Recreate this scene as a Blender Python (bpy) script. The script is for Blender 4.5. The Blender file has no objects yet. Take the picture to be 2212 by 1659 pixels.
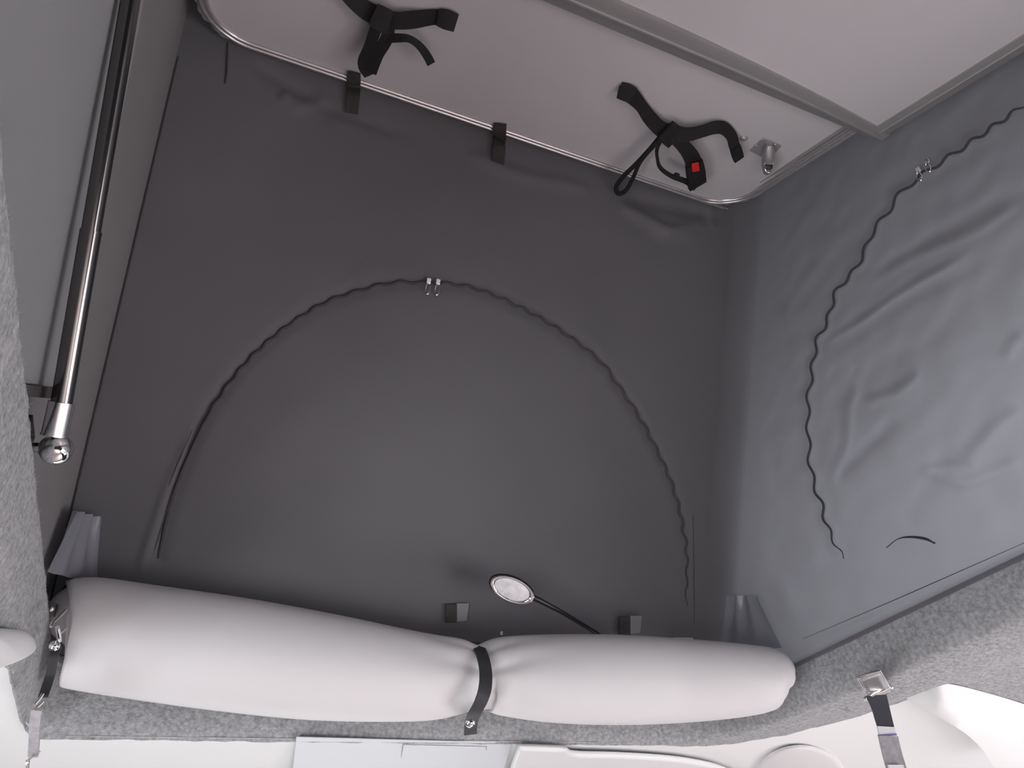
import bpy, bmesh, math, random
import numpy as np
from mathutils import Vector, Matrix, noise
random.seed(4); rng = np.random.default_rng(4)
S = bpy.context.scene; C = S.collection
# ------------------------------------------------------------------ camera
# world: x = towards the van's right side, y = towards the windscreen, z = up, metres; camera at the origin
F = 1600.0
_X = Vector((3994, 820, 1600)).normalized()
_Y = Vector((-916, 1340, 1600)); _Y = (_Y - _Y.dot(_X)*_X).normalized()
_Z = _X.cross(_Y)
cam_d = bpy.data.cameras.new('camera'); cam = bpy.data.objects.new('camera', cam_d); C.objects.link(cam)
cam_d.sensor_width = 36; cam_d.lens = 36*F/2212; cam_d.clip_start = .01
right = Vector((_X.x, _Y.x, _Z.x)); up = -Vector((_X.y, _Y.y, _Z.y)); fwd = Vector((_X.z, _Y.z, _Z.z))
cam.matrix_world = Matrix(((right.x, up.x, -fwd.x, 0), (right.y, up.y, -fwd.y, 0), (right.z, up.z, -fwd.z, 0), (0, 0, 0, 1)))
S.camera = cam
# ------------------------------------------------------------------ world, light, exposure
w = bpy.data.worlds.new('world'); S.world = w; w.use_nodes = True
bg = w.node_tree.nodes['Background']; bg.inputs[0].default_value = (.93, .97, 1, 1); bg.inputs[1].default_value = .03
def area(name, loc, target, sx, sy, power, col):
    l = bpy.data.lights.new(name, 'AREA'); l.shape = 'RECTANGLE'; l.size = sx; l.size_y = sy; l.energy = power; l.color = col
    o = bpy.data.objects.new(name, l); C.objects.link(o); o.location = loc
    o.rotation_euler = (Vector(target)-Vector(loc)).to_track_quat('-Z', 'Y').to_euler(); return o
area('door_daylight', (2.3, -.5, -.75), (.3, .5, .8), 1.3, 1.1, 29, (1, .97, .985))                    # open sliding door
area('windscreen_daylight', (.5, 3.0, -.7), (.5, 1.2, .3), 1.5, .8, 11, (.95, .98, 1))                 # windscreen
area('outside_daylight', (1.32, .25, .38), (1.03, .35, .50), 1.6, .13, 6.0, (.90, .95, 1))             # daylight low on the outside of the side canvas
area('left_fill', (-.85, -.3, -.5), (1.0, .3, .5), 1.0, .5, 11.8, (.97, .98, 1))            # added fill lamp at the left, brightens the right canvas
area('front_left_fill', (-.85, .9, -.7), (1.0, .6, .5), .7, .5, 7.3, (.97, .98, 1))                # second added fill at the left, further forward, for the right canvas
area('right_fill', (1.9, .8, -.5), (-.14, .8, .35), .6, .4, 3, (.97, .98, 1))           # added weak lamp at the right, lifts the left carpet
for tg_, pw in (((1.3, 1.3, -1.45), 24), ((1.0, -1.3, -1.45), 40)):                                  # added lamps aimed at the floor, whose bounce lights the boards
    l_ = area('floor_bounce_lamp', (1.9, .3 if tg_[1] > 0 else -1.0, -.25), tg_, .5, .5, pw, (1, .97, .98)); l_.data.spread = math.radians(75)
S.view_settings.view_transform = 'Standard'; S.view_settings.look = 'None'; S.view_settings.gamma = 1
S.view_settings.use_curve_mapping = False; S.view_settings.exposure = 0.0
# ------------------------------------------------------------------ points
def ray(px, py):
    d = Vector((px-1106, py-829.5, F)); return Vector((d.dot(_X), d.dot(_Y), d.dot(_Z)))
def onp(px, py, n, c):
    r = ray(px, py); return r*(c/r.dot(Vector(n)))
T = math.tan(math.radians(24)); NB = Vector((0, -T, 1)); NBu = NB.normalized()
CB = 1.25-T*.705                                  # underside of the front bed board: z - T*y = CB
NF = Vector((0, 1, .567)); NFu = NF.normalized(); CF = 1.457                 # front canvas
XR, XL = 1.03, -.16                               # side canvas
def board(px, py, h=0.): return onp(px, py, NB, CB-h/NBu.z)
def front(px, py, h=0.): return onp(px, py, NF, CF-h*NF.length)
def atx(px, py, x): return onp(px, py, (1, 0, 0), x)
def aty(px, py, y): return onp(px, py, (0, 1, 0), y)
def cz(x, y):                                     # underside of the van's lower ceiling
    z = .302
    if x > 1.2: z -= .55*(x-1.2)**2
    if x < -.3: z -= .6*(x+.3)**2
    if y > 1.5: z -= .35*(y-1.5)**2
    return z
def onceil(px, py, off=0.):
    r = ray(px, py); a, b = 0., .3/r.z*1.05
    for _ in range(50):
        s = (a+b)/2
        if r.z*s > cz(r.x*s, r.y*s)-off: b = s
        else: a = s
    return r*s
# ------------------------------------------------------------------ materials
def mat(name, col, rough=.6, metal=0., noise_s=0, noise_a=0., bump=0., bump_s=200., sheen=0., trans=0., coat=0.):
    m = bpy.data.materials.new(name); m.use_nodes = True; nt = m.node_tree; N = nt.nodes; L = nt.links
    b = N['Principled BSDF']; b.inputs['Base Color'].default_value = (*col, 1); b.inputs['Roughness'].default_value = rough
    b.inputs['Metallic'].default_value = metal; b.inputs['Coat Weight'].default_value = coat
    if sheen: b.inputs['Sheen Weight'].default_value = sheen
    tc = N.new('ShaderNodeTexCoord')
    if noise_a:
        n = N.new('ShaderNodeTexNoise'); n.inputs['Scale'].default_value = noise_s; n.inputs['Detail'].default_value = 4
        r = N.new('ShaderNodeValToRGB'); r.color_ramp.elements[0].position = .3; r.color_ramp.elements[1].position = .7
        r.color_ramp.elements[0].color = tuple(c*(1-noise_a) for c in col)+(1,); r.color_ramp.elements[1].color = tuple(min(1, c*(1+noise_a)) for c in col)+(1,)
        L.new(tc.outputs['Object'], n.inputs['Vector']); L.new(n.outputs[0], r.inputs[0]); L.new(r.outputs[0], b.inputs['Base Color'])
    if bump:
        n2 = N.new('ShaderNodeTexNoise'); n2.inputs['Scale'].default_value = bump_s; n2.inputs['Detail'].default_value = 3
        bp = N.new('ShaderNodeBump'); bp.inputs['Strength'].default_value = bump; bp.inputs['Distance'].default_value = .002
        L.new(tc.outputs['Object'], n2.inputs['Vector']); L.new(n2.outputs[0], bp.inputs['Height']); L.new(bp.outputs[0], b.inputs['Normal'])
    if trans:
        t = N.new('ShaderNodeBsdfTranslucent'); t.inputs[0].default_value = (*[min(1, c*2.2) for c in col], 1)
        mx = N.new('ShaderNodeMixShader'); mx.inputs[0].default_value = trans
        L.new(b.outputs[0], mx.inputs[1]); L.new(t.outputs[0], mx.inputs[2]); L.new(mx.outputs[0], N['Material Output'].inputs[0])
    return m
M = dict(
    canvas=mat('canvas', (.162, .152, .16), .8, noise_s=5, noise_a=.05, bump=.15, bump_s=900, sheen=.1),
    canvas_r=mat('canvas_thin', (.20, .195, .21), .75, noise_s=5, noise_a=.05, bump=.15, bump_s=700, trans=.36),
    canvas_l=mat('canvas_light', (.25, .25, .26), .8, noise_s=5, noise_a=.04),
    dark=mat('dark_canvas', (.045, .04, .04), .85, noise_s=60, noise_a=.2),
    webbing=mat('webbing', (.008, .007, .008), .75, bump=.3, bump_s=900),
    zip=mat('zip_tape', (.065, .058, .064), .85),
    board=mat('board_laminate', (.60, .58, .60), .5, noise_s=3, noise_a=.03),
    alu=mat('aluminium', (.66, .64, .65), .24, .75),
    alu_m=mat('satin_aluminium', (.45, .44, .44), .42, .6),
    chrome=mat('chrome', (.9, .9, .9), .06, 1.),
    strut=mat('strut_black', (.2, .19, .19), .16, 1.),
    carpet=mat('grey_carpet', (.37, .375, .39), .95, noise_s=160, noise_a=.28, bump=1., bump_s=260),
    vinyl=mat('grey_vinyl', (.73, .72, .735), .55, noise_s=2, noise_a=.02),
    white=mat('white_headliner', (.87, .875, .88), .6),
    white2=mat('white_plastic', (.86, .86, .87), .4),
    pale=mat('pale_blue_grey_trim', (.72, .75, .78), .5),
    pale_web=mat('grey_webbing', (.42, .4, .43), .7, noise_s=150, noise_a=.15),
    satin=mat('satin_strip', (.27, .275, .31), .28, trans=.2),
    red=mat('red_tag', (.75, .03, .02), .5),
    black=mat('black_plastic', (.015, .015, .018), .35),
    lens=mat('lamp_lens', (.80, .78, .82), .08, .0, noise_s=90, noise_a=.16),
    led=mat('led_yellow', (.85, .7, .35), .4),
    floor=mat('brown_floor', (.44, .38, .37), .6, noise_s=6, noise_a=.25),
    hole=mat('dark_hole', (.03, .02, .03), .3),
)
# ------------------------------------------------------------------ object helpers
def mesh(name, v, f, m, parent=None, smooth=True):
    me = bpy.data.meshes.new(name); me.from_pydata([tuple(p) for p in v], [], f); me.validate(); me.update()
    if smooth: me.polygons.foreach_set('use_smooth', [True]*len(me.polygons))
    me.materials.append(m if not isinstance(m, str) else M[m])
    o = bpy.data.objects.new(name, me); C.objects.link(o)
    if parent is not None: o.parent = parent; o.matrix_parent_inverse = parent.matrix_world.inverted()
    return o
def tag(o, label, cat, group=None):
    o['label'] = label; o['category'] = cat
    if group: o['group'] = group
    return o
def thing(name, label, cat, loc, group=None):
    o = bpy.data.objects.new(name, None); o.empty_display_size = .02; C.objects.link(o); o.location = loc
    o.matrix_world = Matrix.Translation(Vector(loc)); return tag(o, label, cat, group)
def struct(o): o['kind'] = 'structure'; return o
def fixn(o):
    bm = bmesh.new(); bm.from_mesh(o.data); bmesh.ops.recalc_face_normals(bm, faces=bm.faces); bm.to_mesh(o.data); bm.free(); return o
def autosharp(o, a=35):
    for e in [1]: pass
    bm = bmesh.new(); bm.from_mesh(o.data)
    for e in bm.edges:
        if len(e.link_faces) == 2 and e.calc_face_angle(0) > math.radians(a): e.smooth = False
    bm.to_mesh(o.data); bm.free(); return o
def bevel(o, wd, seg=2):
    b = o.modifiers.new('bevel', 'BEVEL'); b.width = wd; b.segments = seg; b.limit_method = 'ANGLE'; b.angle_limit = math.radians(40); return o
def cr(pts, n=8):                                  # Catmull-Rom on tuples of any length
    P = [np.array(p, float) for p in pts]; P = [2*P[0]-P[1]]+P+[2*P[-1]-P[-2]]; out = []
    for i in range(1, len(P)-2):
        for k in range(n):
            t = k/n; a, b, c, d = P[i-1:i+3]
            out.append(.5*((2*b)+(-a+c)*t+(2*a-5*b+4*c-d)*t*t+(-a+3*b-3*c+d)*t**3))
    out.append(P[-2]); return out
def tube(name, pts, r, m, parent=None, seg=14, cap=True):
    P = [Vector(p[:3]) for p in pts]; R = r if hasattr(r, '__len__') else [r]*len(P)
    V = []; Fc = []; nrm = None
    for i, p in enumerate(P):
        t = (P[min(i+1, len(P)-1)]-P[max(i-1, 0)]).normalized()
        if nrm is None: nrm = t.orthogonal().normalized()
        nrm = (nrm-t*nrm.dot(t)).normalized(); b = t.cross(nrm)
        for k in range(seg):
            a = 2*math.pi*k/seg; V.append(p+(nrm*math.cos(a)+b*math.sin(a))*R[i])
    for i in range(len(P)-1):
        for k in range(seg):
            k2 = (k+1) % seg; Fc.append((i*seg+k, i*seg+k2, (i+1)*seg+k2, (i+1)*seg+k))
    if cap: Fc.append(tuple(range(seg))[::-1]); Fc.append(tuple((len(P)-1)*seg+k for k in range(seg)))
    return autosharp(fixn(mesh(name, V, Fc, m, parent)), 50)
def ribbon(name, pts, widths, normals, th, m, parent=None, n=8):
    """strap along pts; its width lies across the tangent and the given normal"""
    nn = normals if isinstance(normals, list) else [normals]*len(pts)
    ww = widths if isinstance(widths, (list, tuple)) else [widths]*len(pts)
    Q = cr([(*p, w_, *q) for p, w_, q in zip(pts, ww, nn)], n); V = []; Fc = []
    for i, q in enumerate(Q):
        p = Vector(q[:3]); t = (Vector(Q[min(i+1, len(Q)-1)][:3])-Vector(Q[max(i-1, 0)][:3])).normalized()
        no = Vector(q[4:7]); no = (no-t*no.dot(t)).normalized(); s = t.cross(no)*(q[3]/2)
        V += [p+s+no*th/2, p-s+no*th/2, p-s-no*th/2, p+s-no*th/2]
    for i in range(len(Q)-1):
        for k in range(4): k2 = (k+1) % 4; Fc.append((4*i+k, 4*i+k2, 4*i+4+k2, 4*i+4+k))
    Fc += [(0, 1, 2, 3), (4*len(Q)-1, 4*len(Q)-2, 4*len(Q)-3, 4*len(Q)-4)]
    return autosharp(fixn(mesh(name, V, Fc, m, parent)), 50)
def prism(name, poly, d, m, parent=None, bev=0.):
    """closed outline (3-D points) extruded by vector d"""
    n = len(poly); V = [Vector(p) for p in poly]+[Vector(p)+Vector(d) for p in poly]
    Fc = [tuple(range(n)), tuple(range(2*n-1, n-1, -1))]+[(i, (i+1) % n, n+(i+1) % n, n+i) for i in range(n)]
    o = autosharp(fixn(mesh(name, V, Fc, m, parent)))
    if bev: bevel(o, bev)
    return o
def boxo(name, c, ex, ey, ez, m, parent=None, bev=.001):
    c, ex, ey, ez = map(Vector, (c, ex, ey, ez))
    return prism(name, [c-ex-ey-ez, c+ex-ey-ez, c+ex+ey-ez, c-ex+ey-ez], ez*2, m, parent, bev)
def lathe(name, c, axis, prof, m, parent=None, seg=24):
    ax = Vector(axis).normalized(); a = ax.orthogonal().normalized(); b = ax.cross(a); c = Vector(c); V = []; Fc = []
    for r, h in prof:
        for k in range(seg): t = 2*math.pi*k/seg; V.append(c+ax*h+(a*math.cos(t)+b*math.sin(t))*max(r, 1e-5))
    for i in range(len(prof)-1):
        for k in range(seg): k2 = (k+1) % seg; Fc.append((i*seg+k, i*seg+k2, (i+1)*seg+k2, (i+1)*seg+k))
    Fc.append(tuple(range(seg))[::-1]); Fc.append(tuple((len(prof)-1)*seg+k for k in range(seg)))
    return autosharp(fixn(mesh(name, V, Fc, m, parent)), 50)
def dome(name, c, axis, r, m, parent=None, flat=1.):
    return lathe(name, c, axis, [(r*math.cos(t), r*math.sin(t)*flat) for t in np.linspace(0, math.pi/2, 8)], m, parent, 18)
def ball(name, c, r, m, parent=None, axis=(0, 0, 1), st=1.):
    return lathe(name, c, axis, [(r*math.cos(t), r*math.sin(t)*st) for t in np.linspace(-math.pi/2, math.pi/2, 13)], m, parent, 20)
def grid_mesh(name, P, m, parent=None):
    """P: array (nu, nv, 3)"""
    nu, nv, _ = P.shape; idx = np.arange(nu*nv).reshape(nu, nv)
    f = np.stack([idx[:-1, :-1], idx[1:, :-1], idx[1:, 1:], idx[:-1, 1:]], -1).reshape(-1, 4)
    return mesh(name, P.reshape(-1, 3), f.tolist(), m, parent)
def segdist(A, B, line):
    """distance from points (A,B) to a polyline, and the parameter along it 0..1"""
    best = np.full(A.shape, 9.); par = np.zeros(A.shape); n = len(line)-1
    for i in range(n):
        (x0, y0), (x1, y1) = line[i], line[i+1]; dx, dy = x1-x0, y1-y0; L2 = dx*dx+dy*dy+1e-12
        t = np.clip(((A-x0)*dx+(B-y0)*dy)/L2, 0, 1); d = np.hypot(A-x0-t*dx, B-y0-t*dy)
        k = d < best; best[k] = d[k]; par[k] = ((i+t)/n)[k]
    return best, par
def vnoise(A, B, s, seed=0):
    out = np.zeros(A.shape); fl = out.ravel(); a = A.ravel(); b = B.ravel()
    for i in range(a.size): fl[i] = noise.noise(Vector((a[i]*s, b[i]*s, seed)))
    return out
# ------------------------------------------------------------------ roof shell and lower ceiling
def roofz(y): return CB+.075+T*y
YB = -1.25
sh = [(-.19, YB), (1.06, YB), (1.06, .80), (-.19, .80)]
struct(prism('ceiling', [(x, y, roofz(y)) for x, y in sh], (0, 0, .03), 'board'))
struct(prism('floor', [(-.9, -2.2, -1.45), (1.9, -2.2, -1.45), (1.9, 2.6, -1.45), (-.9, 2.6, -1.45)], (0, 0, -.03), 'floor'))
# opening path (inner face of the rim)
cen = np.array([.45, .5]); X0, X1, Y1, Y0 = -.139, 1.035, 1.277, YB
def rounded(x0, x1, y0, y1, r4, n=14):             # r4: radii front-left, front-right, back-right, back-left
    out = []
    for (cx, cy, a0), r in zip([(x0, y1, 180), (x1, y1, 90), (x1, y0, 0), (x0, y0, -90)], r4):
        sx = 1 if cx == x0 else -1; sy = 1 if cy == y0 else -1
        for k in range(n+1):
            a = math.radians(a0-90*k/n); out.append((cx+sx*r+r*math.cos(a), cy+sy*r+r*math.sin(a)))
    return out
def cast(poly, phi):
    d = np.array([math.cos(phi), math.sin(phi)]); best = None
    for i in range(len(poly)):
        p = np.array(poly[i])-cen; q = np.array(poly[(i+1) % len(poly)])-cen; e = q-p
        den = d[0]*e[1]-d[1]*e[0]
        if abs(den) < 1e-12: continue
        t = (p[0]*e[1]-p[1]*e[0])/den; s = (p[0]*d[1]-p[1]*d[0])/den
        if t > 0 and -1e-9 <= s <= 1+1e-9 and (best is None or t > best): best = t
    return cen+d*best
inner = rounded(X0, X1, Y0, Y1, (.04, .17, .1, .1))
outer = [(-.3, .86), (-.175, .90), (-.150, .985), (-.150, 1.2), (-.135, 1.287), (1.0, 1.289), (1.06, 1.27), (1.14, 1.195), (1.197, 1.057), (1.206, .955), (1.191, .862)]
pc = onceil(2212, 1520); outer += [(pc.x, pc.y), (2.0, .98), (2.0, -1.7), (-.75, -1.7), (-.75, .8)]
phis = sorted(set([math.atan2(p[1]-cen[1], p[0]-cen[0]) for p in inner+outer]+list(np.linspace(-math.pi, math.pi, 420))))
I = [cast(inner, a) for a in phis]; O = [cast(outer, a) for a in phis]
far = [(-1.0, -1.9), (2.2, -1.9), (2.2, 2.3), (-1.0, 2.3)]
FR = [cast(far, a) for a in phis]
def loft(rows, name, m, parent=None):
    n = len(rows[0]); V = [p for r in rows for p in r]; Fc = []
    for i in range(len(rows)-1):
        for k in range(n): k2 = (k+1) % n; Fc.append((i*n+k, i*n+k2, (i+1)*n+k2, (i+1)*n+k))
    return mesh(name, V, Fc, m, parent)
rows = []
for u, z in [(.05, .41), (.012, .412), (.003, .405), (0, .395), (0, .38), (0, .365), (0, .35), (0, .335), (.002, .318), (.006, .306), (.012, .3)]:
    r = []
    for i_, o_ in zip(I, O):
        zt = .372 if (i_[0] > 1.0 and i_[1] < 1.12) else 9
        d = (i_-cen); d /= np.linalg.norm(d); q = i_+d*u; nz = noise.noise(Vector((q[0]*60, q[1]*60, z*60)))*.0018
        r.append((q[0]+d[0]*nz, q[1]+d[1]*nz, min(z, zt)+(nz if u > .004 else 0)))
    rows.append(r)
for t in np.linspace(0.04, 1, 40)**1.0:
    r = []
    for i_, o_ in zip(I, O):
        d = (i_-cen); d /= np.linalg.norm(d); a = i_+d*.012
        tt = t
        q = a*(1-tt)+np.array(o_)*tt
        lip = .012*math.exp(-((np.linalg.norm(q-a)-.09)/.05)**2) if (q[0] > 1.03 and q[1] < 1.0) else 0
        nz = noise.noise(Vector((q[0]*55, q[1]*55, 3.3)))*.002
        r.append((q[0], q[1], cz(*q)-.004-lip+nz+(.006 if t == 1 else 0)))
    rows.append(r)
rim = struct(fixn(loft(rows, 'trim_1', 'carpet')))
rim['label'] = 'grey carpet lining around the roof opening'
rows = []
for t in list(np.linspace(0, 1, 30)**1.6):
    r = []
    for o_, f_ in zip(O, FR):
        q = np.array(o_)*(1-t)+np.array(f_)*t
        if t == 0: q = q+(cen-q)/np.linalg.norm(cen-q)*.004
        r.append((q[0], q[1], cz(*q)))
    rows.append(r)
struct(fixn(loft(rows, 'ceiling', 'white')))
# short fibres standing out of the carpet
me = rim.data; me.calc_loop_triangles(); V = []; Fc = []
tri = [(t, t.area) for t in me.loop_triangles if t.center[1] > -.2 and t.center[0] < 1.7]
ar = np.array([a for _, a in tri]); pick = rng.choice(len(tri), 42000, p=ar/ar.sum())
for i in pick:
    t = tri[i][0]; a, b, c = [me.vertices[v].co for v in t.vertices]; u, v = rng.random(2)
    if u+v > 1: u, v = 1-u, 1-v
    p = a+(b-a)*u+(c-a)*v; n_ = t.normal.copy()
    ctr = Vector((.45, p.y if abs(p.y) < .9 else .9, .0))
    if n_.dot(ctr-p) < 0: n_ = -n_
    g = Vector(rng.normal(0, .6, 3)); d = (n_+g).normalized()*rng.uniform(.002, .0055); s_ = d.orthogonal().normalized()*.00022
    k = len(V); V += [p-s_, p+s_, p+d]; Fc.append((k, k+1, k+2))
fib = mesh('carpet_fibres', V, Fc, 'carpet', rim, False); fib['kind'] = 'stuff'
# ------------------------------------------------------------------ canvas walls
def yf(z): return CF-.567*z
def pf(px, py): p = front(px, py); return (p.x, p.z)
def pr(px, py): p = atx(px, py, XR); return (p.y, p.z)
arch_f = [(338, 1215), (345, 1190), (360, 1120), (385, 1040), (430, 935), (480, 850), (545, 770), (620, 705), (700, 655), (780, 627), (850, 611), (930, 611), (1000, 617), (1060, 635), (1120, 662), (1180, 695), (1240, 735), (1300, 785), (1340, 840), (1380, 900), (1415, 965), (1445, 1030), (1465, 1090), (1475, 1140), (1484, 1200), (1482, 1310)]
def wavy(px, amp, wl):
    Q = cr(px, 10); out = []; s = 0
    for i, q in enumerate(Q):
        t = Q[min(i+1, len(Q)-1)]-Q[max(i-1, 0)]; t = t/np.linalg.norm(t)
        if i: s += np.linalg.norm(q-Q[i-1])
        k = amp*math.sin(2*math.pi*s/wl+1.3*math.sin(s/90))*(1 if i > 45 or amp > 4 else .15)
        out.append((q[0]-t[1]*k, q[1]+t[0]*k))
    return out
arch_fw = wavy(arch_f, 2.6, 46)
arch_r = [(1822, 1207), (1790, 1145), (1774, 1090), (1757, 1040), (1748, 985), (1746, 930), (1745, 870), (1754, 800), (1765, 735), (1787, 692), (1806, 630), (1842, 588), (1866, 545), (1888, 495), (1915, 463), (1938, 425), (1985, 383), (2012, 364), (2040, 345), (2075, 322), (2110, 298), (2150, 270), (2190, 242), (2230, 214)]
arch_rw = wavy(arch_r, 4.5, 62)
# front wall: grid over x and z
zs = np.linspace(.40, 1.318, 200); xs = np.linspace(XL-.006, XR-.05, 250)
A, B = np.meshgrid(xs, zs, indexing='ij'); H = np.zeros(A.shape)
def fold(line, amp, wd, ends=(.15, .15)):
    global H
    d, t = segdist(A, B, line); e = np.clip(t/max(ends[0], 1e-3), 0, 1)*np.clip((1-t)/max(ends[1], 1e-3), 0, 1)
    H += amp*np.exp(-(d/wd)**2)*e
aw = [pf(*p) for p in arch_fw]
fold(aw, -.004, .010, (.01, .01))
fold([pf(x, y) for x, y in [(415, 930), (360, 1060), (322, 1170), (300, 1240)]], .004, .006)
fold([pf(1497, 1100), pf(1500, 1350)], .003, .005); fold([pf(1560, 480), pf(1568, 800), pf(1575, 1100)], .003, .008)
for ln, a in [([(1330, 440), (1440, 500), (1530, 480)], .012), ([(1340, 425), (1450, 450), (1560, 470)], -.010), ([(1400, 500), (1500, 510), (1600, 470)], .008), ([(1000, 330), (1130, 380), (1280, 410)], .008), ([(530, 130), (700, 230), (900, 300)], -.006), ([(600, 200), (640, 230), (720, 215)], .006), ([(1535, 440), (1537, 500)], .008)]:
    fold([pf(*p) for p in ln], a, .012)
H += vnoise(A, B, 3.2)*.008+vnoise(A, B, 9, 5)*.0015
edge = np.clip((XR-.05-A)/.12, 0, 1)*np.clip((A-XL)/.08, 0, 1); H *= edge
P = np.stack([A, yf(B), B], -1)-H[..., None]*np.array(NFu)
wall_f = struct(grid_mesh('wall_front', P, 'canvas_r'))
# right wall with the soft corner that runs into the front wall
nz_ = 210; zs = np.linspace(.364, 1.318, nz_); nl = 380
def ytop(z): return (z-CB-.085)/T
ss = np.linspace(0, 1, nl)
A = np.zeros((nl, nz_)); B = np.tile(zs, (nl, 1)); XX = np.full((nl, nz_), XR)
for j, z in enumerate(zs):
    y1 = yf(z)-.05; y0 = -.9
    nc = 40; ang = np.linspace(0, math.pi/2, nc)
    yy = np.concatenate([np.linspace(y0, y1, nl-nc, endpoint=False), y1+.05*np.sin(ang)]); x_ = np.concatenate([np.full(nl-nc, XR), XR-.05+.05*np.cos(ang)])
    A[:, j] = yy; XX[:, j] = x_
B2 = np.minimum(B, roofz(0)+T*A+.01)               # follow the roof's slope
B = np.where(B > B2, B2, B)
H = np.zeros(A.shape)
rl = lambda pts: [pr(*p) for p in pts]
fold(rl(arch_rw[:-20]), -.005, .010, (.02, .05))
CR = [([(1785, 740), (1850, 700), (1930, 645), (2000, 600), (2100, 545)], -.006, .008), ([(1800, 760), (1900, 690), (2000, 630), (2120, 575)], .004, .014),
      ([(1880, 610), (1990, 550), (2120, 490), (2212, 430)], -.004, .010), ([(1880, 600), (2000, 525), (2212, 400)], .006, .016),
      ([(2212, 880), (2150, 920), (2080, 1000)], -.007, .012), ([(2212, 990), (2150, 1020), (2080, 1045), (1990, 1010)], -.006, .010), ([(2120, 1005), (2040, 1008), (1980, 1020)], -.005, .008),
      ([(1860, 830), (1835, 880), (1828, 960), (1790, 1050)], -.007, .012), ([(1990, 800), (1930, 850), (1870, 870)], -.006, .010),
      ([(1790, 800), (1840, 820), (1860, 790)], .004, .012), ([(1940, 900), (1880, 960), (1800, 1040)], .008, .014), ([(2060, 960), (2000, 1060), (1950, 1140)], .006, .018), ([(2212, 720), (2190, 740), (2170, 780)], -.005, .01),
      ([(1650, 900), (1700, 1100), (1690, 1250)], .004, .03), ([(1735, 1380), (1900, 1310), (2060, 1240), (2230, 1165)], -.005, .007), ([(1700, 1300), (1780, 1230), (1850, 1180)], .005, .02),
      ([(2212, 560), (2000, 720), (1800, 900)], .005, .03), ([(2212, 1060), (2050, 1130), (1860, 1260)], .004, .03), ([(2212, 140), (2080, 270), (1960, 330)], .006, .03)]
for ln, a, wd in CR: fold(rl(ln), a, wd)
dd, tt = segdist(A, B, rl(arch_rw))
H += vnoise(A*1.0+B*.6, B, 4.5, 2)*.006+vnoise(A*1.3+B, B*1.6-A*.7, 14, 7)*.0035
H *= np.clip((yf(B)-.05-A)/.10, 0, 1)*np.clip((B-.364)/.05, 0.08, 1)
P = np.stack([XX-H, A, B], -1)
wall_r = struct(grid_mesh('wall_right', P, 'canvas_r'))
# left wall
nzl = 120; zs = np.linspace(.40, 1.318, nzl); A = np.zeros((200, nzl)); B = np.tile(zs, (200, 1))
for j, z in enumerate(zs): A[:, j] = np.linspace(-.9, yf(z)+.008, 200)
B = np.minimum(B, roofz(0)+T*A+.01); H = vnoise(A, B, 3, 9)*.006*np.clip((yf(B)-A)/.1, 0, 1)
wall_l = struct(grid_mesh('wall_left', np.stack([XL+H*.4, A, B], -1), 'canvas'))
struct(prism('wall_back', [(XL-.02, -.9, .3), (XR+.03, -.9, .3), (XR+.03, -.9, roofz(-.9)), (XL-.02, -.9, roofz(-.9))], (0, -.01, 0), 'canvas'))
struct(prism('trim_2', [(XL-.02, -.9, .415), (XR+.03, -.9, .415), (XR+.03, -1.3, .415), (XL-.02, -1.3, .415)], (0, 0, .01), 'carpet'))
# paler stiff panel on the left wall, behind the strut
q = [atx(*p, -.150) for p in [(-250, 800), (135, 835), (215, 500), (300, 60), (330, -120), (-250, -700)]]
lp = prism('side_panel', q, (-.004, 0, 0), 'canvas_l', wall_l)
prism('hem', [atx(*p, -.146) for p in [(10, 826), (125, 838), (122, 862), (10, 852)]], (-.004, 0, 0), 'dark', wall_l)
tube('seam', [Vector((XL+.003, yf(z)-.002, z)) for z in np.linspace(.45, 1.22, 12)], .0012, 'zip', wall_f, 6)
# zips and seams
def surf_line(px, fn, off, wd, name, parent, m='zip'):
    pts = [fn(x, y) for x, y in px]; return pts
def zipline(name, px, fn, wdt, parent, m='zip', r=.0016):
    pts = [fn(*p) for p in px]; n = len(pts)
    return tube(name, pts, [r*(.35+.65*min(1, i/14, (n-1-i)/14)) for i in range(n)], m, parent, 8)
z1 = zipline('arched_zip', arch_fw, lambda x, y: front(x, y, -.0005), .004, wall_f, r=.0026)
z2 = zipline('arched_zip', arch_rw, lambda x, y: atx(x, y, XR-.0035), .004, wall_r, r=.0022)
zipline('seam', [tuple(q) for q in cr([(415, 930), (360, 1060), (322, 1170), (300, 1240)], 6)], lambda x, y: front(x, y, .003), .003, wall_f, r=.0012)
zipline('seam', [tuple(q) for q in cr([(345, 1190), (395, 1040), (450, 915)], 8)], lambda x, y: front(x-12, y, .002), .003, wall_f, r=.001)
zipline('seam', [tuple(q) for q in cr([(1497, 1110), (1499, 1230), (1500, 1350)], 6)], lambda x, y: front(x, y, .003), .003, wall_f, r=.0011)
zipline('seam', [tuple(q) for q in cr([(492, 92), (490, 150), (487, 180)], 4)], lambda x, y: front(x, y, .004), .003, wall_f, r=.003)
zipline('hem_seam', [tuple(q) for q in cr([(1735, 1380), (1900, 1310), (2060, 1240), (2230, 1165)], 6)], lambda x, y: atx(x, y, XR-.004), .003, wall_r, r=.0009)
def pull(c, d, no, parent, k):
    c = Vector(c); d = Vector(d).normalized(); no = Vector(no).normalized(); s = d.cross(no)
    bdy = boxo('zip_pull', c, s*.0045, d*.0055, no*.0022, 'chrome', parent, .0012)
    ring = []
    cc = c-d*.016+no*.001
    for a in np.linspace(0, 2*math.pi, 17): ring.append(cc+s*.0042*math.cos(a)+d*.010*math.sin(a)+no*.003)
    tube('pull_tab', ring, .0009, 'chrome', bdy, 6, False)
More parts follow.
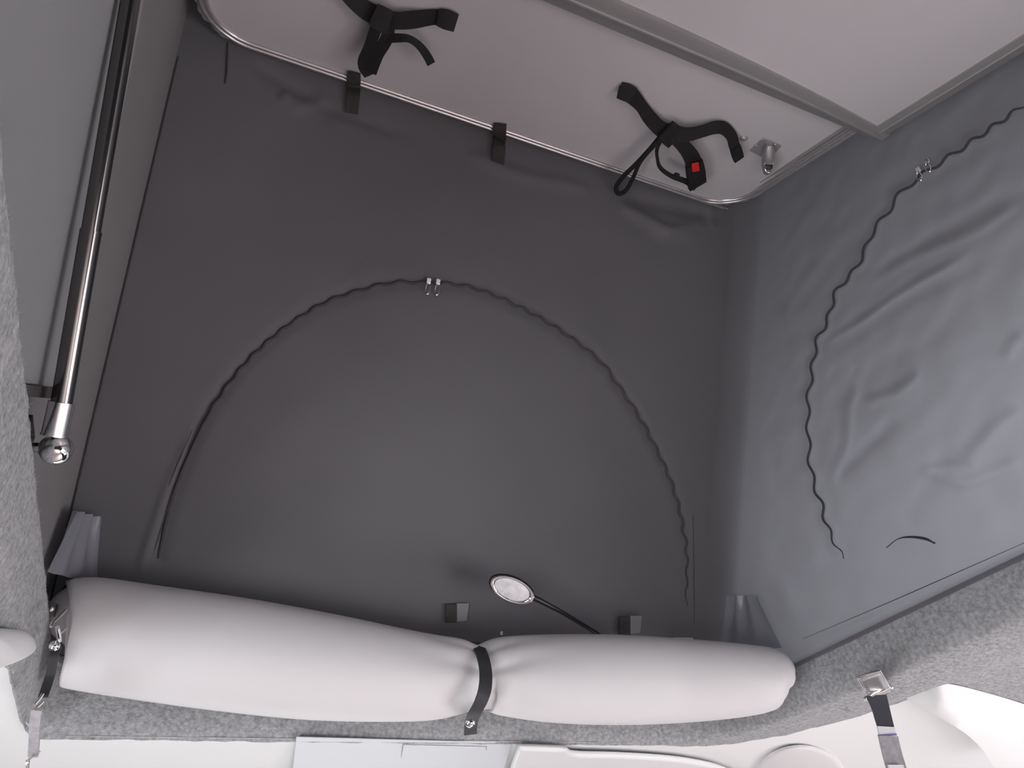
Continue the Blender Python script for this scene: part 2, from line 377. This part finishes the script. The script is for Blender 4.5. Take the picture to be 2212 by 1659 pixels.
for px, py in [(926, 607), (946, 609)]: pull(front(px, py, .006), (0, -.5, .86) if False else Vector((0, -.493, .87)), -NFu, z1, 0)
for px, py in [(1984, 367), (2003, 348)]: pull(atx(px, py, XR-.010), (0, -.2, .98), (-1, 0, 0), z2, 0)
# little grab loop low on the right wall
ribbon('fabric_loop', [atx(1915, 1183, XR-.006), atx(1940, 1164, XR-.012), atx(1968, 1160, XR-.014), atx(1998, 1164, XR-.012), atx(2020, 1174, XR-.006)], [.002, .004, .006, .007, .004], Vector((-.5, 0, 1)), .0012, 'zip', wall_r)
# pleated pale strips by the lower corners
def pleated(name, quad, cols, parent):
    a, b, c, d = [Vector(q) for q in quad]; nu, nv = 40, 14; P = np.zeros((nu, nv, 3)); no = (b-a).cross(d-a).normalized()
    if no.dot(a) > 0: no = -no
    for i in range(nu):
        for j in range(nv):
            u, v = i/(nu-1), j/(nv-1); p = (a.lerp(b, u)).lerp(d.lerp(c, u), v); h = .006*(1-.8*v)*math.cos(u*2*math.pi*cols+.6*math.sin(5*u))+.005*(1-v)
            P[i, j] = p+no*h
    return grid_mesh(name, P, 'satin', parent)
tag(pleated('elastic_strip', [min(front(x, y), atx(x, y, XR-.004), key=lambda p: p.length)*f_ for x, y, f_ in [(1580, 1287, .985), (1642, 1286, .985), (1690, 1400, .99), (1556, 1400, .99)]], 3.0, None), 'pale pleated elastic strip on dark canvas above right end of rolled curtain', 'strip')
tag(pleated('elastic_strip', [atx(150, 1103, -.150), front(205, 1118, .008), front(209, 1262, .004), atx(100, 1235, -.152)], 3.3, None), 'pale pleated elastic strip on dark canvas above left end of rolled curtain', 'strip')
# small sewn tabs and stud on the lower front canvas
for px, py, lab in [(986, 1325, 'small two-tone sewn tab on dark canvas left of the reading light'), (1360, 1352, 'small faint sewn tab on dark canvas right of the reading light')]:
    t = thing('sewn_tab', lab, 'tab', front(px, py, .003))
    prism('dark_tab', [front(px+dx, py+dy, .003) for dx, dy in [(-24, -20), (0, -20), (0, 20), (-24, 20)]], NFu*-.003, 'dark', t)
    prism('pale_tab', [front(px+dx, py+dy, .003) for dx, dy in [(0, -22), (26, -22), (22, 14), (0, 18)]], NFu*-.002, 'canvas_l', t)
tag(dome('press_stud', front(1083, 1367, .004), -NFu, .004, 'chrome'), 'tiny shiny press stud on dark canvas above the curtain strap', 'stud')
# ------------------------------------------------------------------ bed boards
def offb(p, h): return Vector(p)-NBu*h
def bpt(x, y, h=0.): return Vector((x, y, CB+T*y))-NBu*h
def outline(x0, x1, y0, y1, r, rb=.001):
    out = [bpt(x1, y0), ]
    for k in range(15): a = math.radians(90*k/14); out.append(bpt(x1-r+r*math.cos(a), y1-r+r*math.sin(a)))
    for k in range(15): a = math.radians(90+90*k/14); out.append(bpt(x0+r+r*math.cos(a), y1-r+r*math.sin(a)))
    out.append(bpt(x0, y0)); return out
bb = thing('bed_board', 'pale grey roof-bed board with rounded corners, silver edge and two black harnesses', 'board', bpt(.4, .5))
o1 = outline(-.136, .966, .05, .726, .085)
prism('panel', o1, NBu*.016, 'board', bb)
# double-ridged edge trim
def swept(name, path, prof, m, parent):
    V = []; n = len(path)
    for i, p in enumerate(path):
        t = (path[min(i+1, n-1)]-path[max(i-1, 0)]).normalized(); s = t.cross(NBu).normalized()
        for u, h in prof: V.append(p+s*u-NBu*h)
    k = len(prof); Fc = [(i*k+j, i*k+(j+1) % k, (i+1)*k+(j+1) % k, (i+1)*k+j) for i in range(n-1) for j in range(k)]
    Fc += [tuple(range(k)), tuple((n-1)*k+j for j in range(k))]
    return autosharp(fixn(mesh(name, V, Fc, m, parent)), 50)
ridge = [(-.0125, 0)]
for u0 in (-.0085, .0005):
    for a in np.linspace(0, math.pi, 7): ridge.append((u0-.0036*math.cos(a), .001+.0036*math.sin(a)))
ridge += [(.006, -.018), (-.0125, -.018)]
swept('edge_trim', o1, ridge, 'alu', bb)
for u_, rr_ in ((.942, .0042), (.951, .003)):
    tube('edge_bead', [bpt(u_, y, .0) for y in np.linspace(.05, .62 if u_ < .95 else .66, 12)], [rr_]*10+[rr_*.7, rr_*.2], 'alu_m', bb, 10)
# torn canvas edge showing beneath the trim at each front corner
for sl in (o1[2:17], o1[17:30]):
    pts = []
    for i, p in enumerate(sl):
        out = (p-bpt(.41, .35)).normalized(); pts.append(p+out*(.009+.004*math.sin(i*2.3)*math.sin(i*.7))-NBu*(-.004+.002*math.sin(i*3.1)))
    Q = [Vector(q_) for q_ in cr([tuple(p) for p in pts], 5)]
    tube('canvas_edge', Q, [.0045+.002*noise.noise(q_*90) for q_ in Q], 'canvas_l', bb, 8)
# fabric tabs hooked over the front edge
for px, lab in [(765, 'dark fabric tab over the silver board edge, beside the upper-left harness'), (1080, 'dark fabric tab over the silver board edge, midway between the harnesses')]:
    y = 157 if px == 765 else 268
    a = board(px, y, .004); b = board(px-1, y+18, .007); c = board(px-1, y+30, .004); e = front(px-2, y+50, .012); g = front(px-5, y+88, .002)
    tag(ribbon('fabric_tab', [a, b, c, e, g], [.022, .024, .024, .023, .022] if px == 765 else [.024, .026, .026, .026, .025], [-NBu, -NBu, Vector((0, -.2, -1)), Vector((0, -.62, -.78)), -NFu], .003, 'dark'), lab, 'tab', 'fabric tabs on the bed board edge')
# rear board, a little lower, in an aluminium frame
rb = thing('bed_board', 'brighter bed board at upper right in a screwed aluminium edge profile', 'board', bpt(.6, .2, .03))
def b2(px, py, h=0.): return board(px, py, .028+h)
x1b, y1b = .978, .405; x0b = -.14
A0, A1 = .03, .03
def b2p(x, y, h=0): return bpt(x, y, .028+h)
fl = b2(1285, 0).y, b2(1893, 292).y
prism('panel', [b2p(x0b, -.8), b2p(x1b-.02, -.8), b2p(x1b-.02, b2(1898, 262).y), b2p(.75, .356), b2p(.442, .349), b2p(x0b, .345)], NBu*.014, 'board', rb)
def frame_bar(name, path, prof, m):                 # prof: (distance outwards, depth)
    return swept(name, path, prof, m, rb)
edgeY = lambda x: .349+.021*max(0, (x-.44)/.5)**2
pin = [b2p(x, edgeY(x)) for x in np.linspace(x0b, x1b-.022, 24)][::-1]
# path runs from right to left so that 'outwards' is +y
rp = [b2p(x, .392-.012*0) for x in np.linspace(x1b, x0b, 24)]
V = []; Fc = []
xsr = np.linspace(x0b, x1b+.010, 40)
prof = lambda x: [(edgeY(x)-.002, -.012), (edgeY(x)-.002, .004), (edgeY(x), .0045), (.3725+.012*max(0, (x-.6)/.4)**2, .004), (.3735+.012*max(0, (x-.6)/.4)**2, .006), (.376+.012*max(0, (x-.6)/.4)**2, .006), (.378+.012*max(0, (x-.6)/.4)**2, .001), (.402, -.006), (.402, -.016)]
for x in xsr:
    for yy, h in prof(x): V.append(b2p(x, yy, h))
k = 9
for i in range(len(xsr)-1):
    for j in range(k): Fc.append((i*k+j, i*k+(j+1) % k, (i+1)*k+(j+1) % k, (i+1)*k+j))
Fc += [tuple(range(k)), tuple((len(xsr)-1)*k+j for j in range(k))]
autosharp(fixn(mesh('edge_profile', V, Fc, 'alu_m', rb)), 20)
V = []; Fc = []
ys = np.linspace(-.8, .3765, 20)
for y in ys:
    for x, h in [(x1b-.024, -.012), (x1b-.024, .003), (x1b-.012, .0045), (x1b-.010, .006), (x1b-.008, .0045), (x1b+.010, .0), (x1b+.012, -.016)]: V.append(b2p(x, y, h))
k = 7
for i in range(len(ys)-1):
    for j in range(k): Fc.append((i*k+j, i*k+(j+1) % k, (i+1)*k+(j+1) % k, (i+1)*k+j))
Fc += [tuple(range(k)), tuple((len(ys)-1)*k+j for j in range(k))]
autosharp(fixn(mesh('edge_profile', V, Fc, 'alu_m', rb)), 20)
for px, py in [(1485, 101), (1795, 241)]:
    dome('screw', b2(px, py, .000), -NBu, .0055, 'chrome', rb, .8)
# harnesses: webbing stapled to the front board
def mpp(p): return p.dot(fwd)/F
def strap(name, pts, parent, m='webbing', n=6, th=.0035):
    """pts: (px, py, width in px, drop below the board)"""
    P = [board(x, y, h) for x, y, w_, h in pts]; W = [mpp(p)*w_*1.1 for p, (x, y, w_, h) in zip(P, pts)]
    return ribbon(name, P, W, fwd*0+(-NBu*.5-Vector((0, .35, .0))*0+Vector((.0, -.55, -.6))), th, m, parent, n)
h2 = thing('strap_harness', 'black webbing harness with a red tag near the board corner', 'harness', board(1450, 290))
strap('webbing_arm', [(1336, 195, 27, .004), (1350, 199, 30, .008), (1366, 208, 30, .012), (1386, 230, 24, .010), (1403, 254, 27, .014), (1424, 276, 29, .018), (1448, 290, 34, .020)], h2)
strap('webbing_arm', [(1440, 285, 34, .018), (1480, 291, 28, .022), (1516, 284, 24, .018), (1543, 276, 25, .014), (1563, 277, 24, .010), (1580, 294, 21, .010), (1586, 314, 21, .016), (1595, 342, 19, .020)], h2)
strap('buckle_strap', [(1452, 290, 26, .024), (1476, 315, 26, .030), (1494, 340, 30, .034), (1502, 371, 34, .036), (1506, 402, 33, .036)], h2, th=.006)
strap('webbing_loop', [(1434, 290, 10, .022), (1420, 320, 7, .030), (1420, 343, 6, .034), (1427, 363, 8, .036), (1450, 380, 9, .036), (1482, 392, 11, .037), (1503, 406, 12, .036)], h2, th=.0025)
strap('webbing_loop', [(1430, 292, 12, .022), (1402, 324, 9, .030), (1370, 358, 9, .036), (1345, 383, 10, .040), (1331, 404, 9, .042), (1336, 418, 9, .043), (1352, 411, 9, .042), (1368, 383, 8, .040), (1383, 350, 8, .036), (1412, 315, 9, .030), (1436, 295, 10, .024)], h2, th=.0025)
tg = board(1503, 361, .0405); 
prism('red_tag', [board(x, y, .0445) for x, y in [(1494, 353), (1509, 350), (1511, 368), (1496, 371)]], -NBu*.001, 'red', h2)
boxo('slider', board(1462, 377, .037), (.005, 0, 0), (0, .003, .002), (0, -.001, .0025), 'black', h2)
strap('end_pad', [(1338, 194, 31, .007), (1352, 199, 33, .010), (1368, 207, 30, .014)], h2, th=.008)
strap('end_pad', [(1588, 318, 21, .018), (1592, 331, 22, .020), (1596, 344, 20, .022)], h2, th=.006)
strap('keeper', [(1438, 279, 40, .024), (1449, 291, 44, .026), (1458, 303, 38, .026)], h2, th=.006)
strap('buckle_body', [(1499, 352, 34, .0365), (1503, 375, 37, .039), (1506, 400, 36, .039)], h2, th=.009)
h1 = thing('strap_harness', 'black webbing harness hanging near the top edge of the photo', 'harness', board(830, 45))
strap('webbing_arm', [(735, -50, 34, .004), (750, -18, 34, .008), (772, 8, 33, .012), (797, 26, 36, .014), (826, 40, 38, .016)], h1)
strap('webbing_arm', [(815, 38, 38, .016), (857, 45, 31, .018), (890, 43, 32, .014), (920, 39, 29, .010), (940, 37, 28, .008), (958, 41, 34, .008), (982, 48, 30, .006)], h1)
strap('webbing_loop', [(818, 46, 26, .018), (808, 72, 22, .024), (797, 106, 23, .030), (788, 138, 28, .034), (798, 162, 22, .036)], h1)
strap('webbing_loop', [(838, 46, 28, .018), (838, 74, 24, .022), (831, 92, 24, .026), (815, 118, 24, .031), (800, 156, 24, .036)], h1)
strap('webbing_tail', [(830, 84, 16, .024), (860, 82, 16, .026), (884, 84, 14, .026), (906, 99, 15, .026), (922, 120, 17, .026), (931, 137, 17, .026)], h1)
strap('end_pad', [(946, 37, 30, .010), (964, 42, 36, .011), (984, 49, 33, .009)], h1, th=.008)
strap('keeper', [(806, 30, 42, .022), (826, 42, 46, .024), (842, 48, 42, .022)], h1, th=.006)
# latch and stud
lt = thing('turn_latch', 'chrome swivel latch screwed near the board corner', 'latch', board(1655, 330))
u_ = (board(1686, 312)-board(1649, 295)).normalized(); v_ = u_.cross(NBu)
prism('base_plate', [board(x, y, .000) for x, y in [(1619, 323), (1649, 295), (1688, 313), (1660, 345)]], -NBu*.003, 'alu', lt, .0008)
for x, y in [(1634, 314), (1646, 301), (1674, 312)]: dome('screw', board(x, y, .003), -NBu, .0016, 'chrome', lt)
body = []
tube('latch_arm', [board(1662, 313, .006), board(1661, 325, .012), board(1660, 340, .016), board(1659, 356, .018), board(1657, 370, .016)], [.006, .010, .0125, .012, .008], 'alu_m', lt, 18)
eye = ball('eye', board(1661, 357, .028), .0085, 'hole', lt, -fwd, .35)
cc = board(1661, 357, .029); a_ = right*.0088; b_ = (right.cross(fwd)).normalized()*.014
tube('eye_ring', [cc+a_*math.cos(t)+b_*math.sin(t) for t in np.linspace(0, 2*math.pi, 25)], .0016, 'chrome', lt, 8, False)
tag(dome('round_stud', board(1607, 298), -NBu, .0075, 'alu_m', None, .7), 'small round metal stud between harness and latch', 'stud')
# ------------------------------------------------------------------ gas strut
top = atx(318, -210, -.140); bot = atx(133, 870, -.128)
gs = thing('gas_strut', 'black gas strut with chrome ball end along the left side of the roof', 'strut', bot)
mid = bot.lerp(top, .345)
tube('cylinder', [bot, mid], .0092, 'strut', gs, 28); tube('cylinder_cap', [mid-(top-bot)*.003, mid+(top-bot)*.003], .0094, 'strut', gs, 28)
# continue up to the roof
dr = (top-bot).normalized()
tt = 0
p = top.copy()
while p.z < roofz(p.y)-.02 and tt < 200: p += dr*.005; tt += 1
tube('rod', [mid, p], .0083, 'strut', gs, 28)
e0 = atx(118, 940, -.128)
tube('end_fitting', [bot+(e0-bot)*-.02, e0], [.0112, .0112], 'chrome', gs, 28)
tube('end_ring', [e0-(bot-e0)*.02, e0+(bot-e0)*.04], [.0118, .0118], 'chrome', gs, 28)
bc = atx(121, 970, -.128)
ball('ball_joint', bc, .0150, 'chrome', gs, (1, 0, 0), 1.0)
tube('ball_pin', [bc, bc+Vector((-.03, 0, -.002))], .005, 'chrome', gs, 12)
boxo('bracket', bc+Vector((-.027, 0, 0)), (.003, 0, 0), (0, .02, 0), (0, 0, .022), 'dark', gs)
# ------------------------------------------------------------------ rolled curtain
topc = [(128, 1345), (140, 1295), (158, 1262), (180, 1250), (300, 1266), (500, 1293), (700, 1327), (900, 1366), (980, 1379), (1018, 1392), (1034, 1400), (1050, 1388), (1090, 1377), (1200, 1372), (1350, 1375), (1500, 1386), (1620, 1397), (1672, 1404), (1700, 1425), (1716, 1462)]
botc = [(128, 1400), (131, 1440), (137, 1472), (170, 1486), (300, 1508), (500, 1538), (700, 1559), (900, 1561), (980, 1548), (1018, 1538), (1034, 1534), (1050, 1540), (1090, 1549), (1200, 1563), (1350, 1566), (1500, 1557), (1620, 1541), (1672, 1522), (1700, 1506), (1716, 1480)]
def ry(px): return float(np.interp(px, [128, 800, 1100, 1450, 1716], [1.135, 1.14, 1.135, 1.075, .99]))
sec = cr([(*a, *b) for a, b in zip(topc, botc)], 6)
V = []; SEG = 96; nS = len(sec); cents = []
for i, (tx, ty, bx, by) in enumerate(sec):
    px = (tx+bx)/2; a = aty(tx, ty, ry(px)); b = aty(bx, by, ry(px)); c = (a+b)/2; r = (a-b).length/2*.95; cents.append((c, r, px))
for i, (c, r, px) in enumerate(cents):
    t = (cents[min(i+1, nS-1)][0]-cents[max(i-1, 0)][0]).normalized()
    vz = Vector((0, 0, 1)); vz = (vz-t*vz.dot(t)).normalized(); vy = t.cross(vz)
    if vy.y > 0: vy = -vy                          # towards the camera
    dpx = (px-1034); k = math.exp(-abs(dpx)/85); pin_ = math.exp(-(dpx/26)**2)
    for j in range(SEG):
        th = 2*math.pi*j/SEG
        wv = math.cos(5*th+1.0)*.012*k+math.cos(9*th+2.0)*.025*k*k
        rr = r*(1+wv*(1-.3*pin_)-.06*pin_*(math.cos(th) > 0)*math.cos(th))
        thw = th-2*math.pi if th > math.pi else th
        kk = math.exp(-(abs(dpx)/95)**1.2)*(1-.4*pin_)
        for t0, sl_, am in ((-.12, .55, .11), (-.72, -.5, .12), (.55, .6, .07)):
            tv = t0+sl_*abs(dpx)/230; rr *= 1-am*kk*math.exp(-((thw-tv)/(.13+abs(dpx)/900))**2)
        if px < 230: wv2 = -.16*math.exp(-((px-165)/40)**2-((th+.75-(2*math.pi if th > math.pi else 0))/.35)**2); rr *= 1+wv2
        V.append(c+(vy*math.cos(th)+vz*math.sin(th)*1.0)*rr)
Fc = []
for i in range(nS-1):
    for j in range(SEG): j2 = (j+1) % SEG; Fc.append((i*SEG+j, i*SEG+j2, (i+1)*SEG+j2, (i+1)*SEG+j))
Fc += [tuple(range(SEG)), tuple((nS-1)*SEG+j for j in range(SEG))]
roll = fixn(mesh('rolled_curtain', V, Fc, 'vinyl'))
tag(roll, 'long rolled-up pale grey vinyl curtain pinched in the middle by a black strap', 'curtain')
# tie strap round the roll's waist
ws = thing('tie_strap', 'black strap round the middle of the rolled curtain, closed with a press stud', 'strap', aty(1034, 1460, 1.06))
wp = [(1030, 1392, .02), (1040, 1405, -.040), (1046, 1430, -.060), (1044, 1470, -.066), (1040, 1505, -.060), (1031, 1532, -.046), (1018, 1552, -.020)]
P = [aty(x, y, ry(x)+d) for x, y, d in [(1026, 1388, .03), (1033, 1396, -.022), (1043, 1420, -.060), (1049, 1450, -.070), (1048, 1485, -.074), (1039, 1515, -.068), (1026, 1540, -.045), (1018, 1562, .02), (1016, 1586, .06)]]
nr = [(P[min(i+1, 8)]-P[max(i-1, 0)]).normalized().cross(Vector((1, 0, 0))) for i in range(9)]
ribbon('webbing', P, .0205, nr, .002, 'webbing_g' if 'webbing_g' in M else mat('grey_black_webbing', (.035, .035, .04), .6), ws, 8)
dome('press_stud', aty(1016, 1557, ry(1016)+.004)-fwd*.006, -(fwd+Vector((0, .3, 0))), .0078, 'chrome', ws, .7)
# dark band behind the roll's left end
P = [aty(x, y, 1.17) for x, y in [(136, 1345), (144, 1300), (158, 1264), (176, 1250), (200, 1249)]]
tag(ribbon('end_strap', P, .030, Vector((-.4, -.5, .3)), .003, 'webbing'), 'black strap round the far left end of the rolled curtain', 'strap')
# white care label behind the roll
tag(prism('care_label', [aty(x, y, 1.175) for x, y in [(1455, 1377), (1497, 1378), (1498, 1400), (1456, 1400)]], (0, .001, 0), 'white2'), 'small white label sticking up behind the rolled curtain', 'label')
# ------------------------------------------------------------------ reading light
hc = aty(1106, 1272, 1.09); rl_ = thing('reading_light', 'chrome oval reading light on a thin black stem above the curtain', 'lamp', aty(1285, 1366, 1.17))
fx = (aty(1152, 1291, 1.09)-aty(1062, 1250, 1.09)).normalized(); nn = (-fwd*.9+Vector((0, -.1, -.35))).normalized()
nn = (nn-fx*nn.dot(fx)).normalized(); fy = nn.cross(fx)
def oval(c, a, b, h, n=40, pw=1.0):
    return [c+fx*a*math.copysign(abs(math.cos(t))**pw, math.cos(t))+fy*b*math.sin(t)+nn*h for t in np.linspace(0, 2*math.pi, n, endpoint=False)]
a0 = .0405; b0 = .0212
def ovlathe(name, prof, m, parent, n=40):
    V = []; Fc = []
    for k_, h in prof: V += oval(hc, a0*k_+0, b0*k_ if k_ > 0 else 0, h, n, 1.0)
    for i in range(len(prof)-1):
        for j in range(n): j2 = (j+1) % n; Fc.append((i*n+j, i*n+j2, (i+1)*n+j2, (i+1)*n+j))
    Fc += [tuple(range(n)), tuple((len(prof)-1)*n+j for j in range(n))]
    return autosharp(fixn(mesh(name, V, Fc, m, parent)), 60)
ovlathe('housing', [(.55, -.012), (.9, -.009), (1.04, -.002), (1.05, .001), (1.0, .003), (.9, .0025)], 'black', rl_)
ovlathe('bezel', [(.97, .001), (1.0, .003), (.98, .0055), (.90, .006), (.80, .004), (.76, .0015), (.7, .001)], 'chrome', rl_)
ovlathe('lens', [(.8, .001), (.78, .0035), (.6, .0045), (.3, .005), (.02, .0052)], 'lens', rl_)
for k_ in range(6):
    t = -.9+k_*.28; ball('led', hc+fx*a0*.62*math.sin(t)-fy*b0*-.55*math.cos(t)*-1+nn*.0045 if False else hc+fx*(a0*.62*math.sin(t))-(fy if fy.z > 0 else -fy)*(b0*.5*math.cos(t))+nn*.0045, .0011, 'led', rl_, nn, .5)
boxo('switch', hc+fx*a0*.93+nn*.004, fx*.003, fy*.006, nn*.002, 'chrome', rl_, .001)
s0 = hc+fx*a0*1.0-nn*.004
tube('stem', [s0-fx*.004, s0+fx*.012, aty(1215, 1323, 1.12), aty(1290, 1369, 1.165), aty(1318, 1392, 1.19)], [.0052, .0048, .0040, .0040, .0040], 'black', rl_, 14)
# ------------------------------------------------------------------ tie-downs
# right one: chrome bracket, buckle, short black strap, grey webbing
td = thing('tie_down_strap', 'black and grey roof tie-down strap with chrome bracket at the right corner', 'strap', onceil(1885, 1480, .01))
U = Vector((0, 0, -1))
def oc(x, y, h): return onceil(x, y, h)
pl = [oc(1851, 1463, .016), oc(1900, 1447, .016), oc(1924, 1490, .016), oc(1878, 1507, .016)]
prism('bracket', pl, (0, 0, -.0025), 'alu', td, .0006)
tube('bracket_rim', [oc(1851, 1463, .0195), oc(1900, 1447, .0195), oc(1922, 1484, .0195)], .0012, 'chrome', td, 8)
tube('bracket_rim', [oc(1851, 1463, .0195), oc(1875, 1500, .0195)], .0012, 'chrome', td, 8)
tube('slot', [oc(1864, 1469, .0190), oc(1904, 1456, .0190)], .0014, 'chrome', td, 8)
d0 = oc(1900, 1500, .022)
def hang(x, y, s): return ray(x, y).normalized()*s
D = d0.length
ball('hook', hang(1900, 1490, D-.004), .0055, 'chrome', td); tube('hook_bar', [hang(1871, 1510, D-.004), hang(1890, 1497, D-.01), hang(1924, 1484, D-.004)], .0035, 'chrome', td, 10)
ball('hook_end', hang(1872, 1510, D-.004), .0045, 'chrome', td); ball('hook_end', hang(1924, 1484, D-.004), .004, 'chrome', td)
stp = [(1893, 1502), (1902, 1530), (1908, 1552), (1913, 1570)]
ribbon('short_strap', [hang(x, y, D-.006-.003*i) for i, (x, y) in enumerate(stp)], [.031, .0275, .0265, .0255], -fwd, .0025, mat('dark_grey_webbing', (.055, .055, .07), .7), td)
ribbon('loop', [hang(x, y, D-.017-.002*i) for i, (x, y) in enumerate([(1913, 1570), (1917, 1588)])], .026, -fwd, .004, 'white2', td)
ribbon('edge_band', [hang(x, y, D-.020) for x, y in [(1916, 1586), (1917, 1590)]], .027, -fwd, .005, mat('violet_edge', (.22, .18, .5), .6), td)
ribbon('grey_webbing', [hang(x, y, D-.022-.003*i) for i, (x, y) in enumerate([(1918, 1590), (1925, 1620), (1933, 1650), (1948, 1700), (1960, 1760)])], .029, -fwd, .004, 'pale_web', td)
ribbon('pale_patch', [hang(x, y, D-.036) for x, y in [(1934, 1652), (1942, 1690)]], .022, -fwd, .004, 'white2', td)
# left one, seen edge-on against the rim
tl = thing('tie_down_strap', 'black and grey roof tie-down strap hanging by left end of rolled curtain', 'strap', atx(115, 1400, -.13))
def lx(x, y, d=0.): return atx(x, y, -.112+d)
ribbon('short_strap', [lx(124, 1396), lx(116, 1420), lx(108, 1460), lx(93, 1506)], [.009, .009, .010, .010], -fwd+Vector((.3, 0, 0)), .0025, mat('black_webbing', (.03, .03, .035), .7), tl)
tube('hook_wire', [lx(142, 1318), lx(128, 1332), lx(114, 1344), lx(110, 1354)], .0017, 'chrome', tl, 8)
tube('hook_wire', [lx(124, 1356), lx(127, 1370), lx(128, 1384)], .0026, 'chrome', tl, 8)
tube('hook_wire', [lx(143, 1357), lx(136, 1364), lx(130, 1369)], .0012, 'chrome', tl, 8)
ball('hook_eye', lx(118, 1395), .0058, 'chrome', tl); dome('screw', lx(111, 1315, -.012), (1, 0, -.3), .003, 'chrome', tl)
tube('buckle_wire', [lx(96, 1495), lx(84, 1512), lx(74, 1524)], .0018, 'chrome', tl, 8); tube('buckle_wire', [lx(92, 1518), lx(84, 1526), lx(78, 1531)], .0018, 'chrome', tl, 8)
prism('bracket', [atx(x, y, -.136) for x, y in [(112, 1305), (145, 1305), (140, 1352), (118, 1350)]], (.002, 0, 0), 'dark', tl)
ribbon('grey_webbing', [lx(80, 1532), lx(76, 1560), lx(74, 1600), lx(72, 1632)], .0105, -fwd+Vector((.3, 0, 0)), .004, 'pale_web', tl)
tube('end_buckle', [lx(84, 1625), lx(70, 1634), lx(60, 1643), lx(58, 1665)], .002, 'chrome', tl, 8)
# ------------------------------------------------------------------ white trim on the lower ceiling
def slab(name, px, off, th, m, parent=None, bev=.003):
    return prism(name, [onceil(x, y, off) for x, y in px], (0, 0, -th), m, parent, bev)
struct(slab('trim_3', [(640, 1590), (1106, 1603), (1082, 1680), (1060, 1760), (620, 1760)], .0, .0025, 'pale'))
ap = slab('access_panel', [(871, 1608), (1051, 1613), (1047, 1680), (1040, 1740), (848, 1740)], .003, .0018, 'pale', None, .0008)
tag(ap, 'pale flat access panel with thin outline in the ceiling below the curtain', 'panel')
q = [(871, 1608), (1051, 1613), (1047, 1680), (1040, 1740), (848, 1740)]
tube('groove', [onceil(x, y, .0046) for x, y in q+[q[0]]], .0007, mat('groove_grey', (.35, .36, .42), .7), ap, 6)
vis = [(1118, 1604), (1180, 1606), (1222, 1609), (1240, 1619), (1330, 1622), (1430, 1628), (1500, 1637), (1560, 1652), (1600, 1680), (1610, 1760), (1070, 1760), (1095, 1670)]
v_o = slab('sun_visor', [tuple(q[:2]) for q in cr(vis, 4)][:], .006, .012, 'white2', None, .005)
tag(v_o, 'white padded sun visor at the bottom edge, right of the access panel', 'visor')
c_ = onceil(1728, 1660, 0); ring = []
V = []; Fc = []; prof = [(1, .0), (.985, .004), (.95, .008), (.86, .011), (.6, .014), (.3, .015), (.02, .015)]
for k_, h in prof:
    for t in np.linspace(0, 2*math.pi, 48, endpoint=False):
        px = 1728+103*k_*math.cos(t); py = 1690+82*k_*math.sin(t); V.append(onceil(px, py, h))
for i in range(len(prof)-1):
    for j in range(48): j2 = (j+1) % 48; Fc.append((i*48+j, i*48+j2, (i+1)*48+j2, (i+1)*48+j))
tag(fixn(mesh('speaker_cover', V, Fc, mat('pinkish_white', (.76, .74, .75), .6))), 'round off-white ceiling cover at the bottom edge, left of the right tie-down', 'cover')
up_ = cr([(1958, 1508), (2000, 1492), (2042, 1477), (2120, 1494), (2212, 1521), (2330, 1565)], 8); lo_ = cr([(1958, 1510), (1995, 1530), (2040, 1556), (2090, 1588), (2130, 1630), (2170, 1700)], 8)
Pp = np.zeros((len(up_), 12, 3))
for i in range(len(up_)):
    for j in range(12):
        t_ = j/11; a_p = onceil(*up_[i], .006); b_p = onceil(*lo_[i], .006+.045*min(1, i/20)); Pp[i, j] = a_p.lerp(b_p, t_)+Vector((0, 0, -.01*math.sin(math.pi*t_)*min(1, i/12)))
struct(grid_mesh('trim_5', Pp, 'white'))
# white rounded trim corner showing below the left rim
V = []; Fc = []
cl = [(-60, 1352), (0, 1357), (40, 1360), (62, 1370), (73, 1387), (68, 1404), (40, 1422), (0, 1439), (-60, 1460)]
cl = [tuple(q) for q in cr(cl, 4)]
cl = [atx(x, y, -.140) for x, y in cl]; cm = sum(cl, Vector())/len(cl)+Vector((0, 0, -.012)); nr_ = 9
Vl = [c_.lerp(cm, 1-math.cos(k/(nr_-1)*math.pi/2))+Vector((.011*math.sin(k/(nr_-1)*math.pi/2), 0, 0)) for k in range(nr_) for c_ in cl]
n_c = len(cl); struct(fixn(mesh('trim_4', [c_+Vector((-.04, 0, 0)) for c_ in cl]+Vl, [(i*n_c+j, i*n_c+(j+1) % n_c, (i+1)*n_c+(j+1) % n_c, (i+1)*n_c+j) for i in range(nr_) for j in range(n_c)], 'white2')))
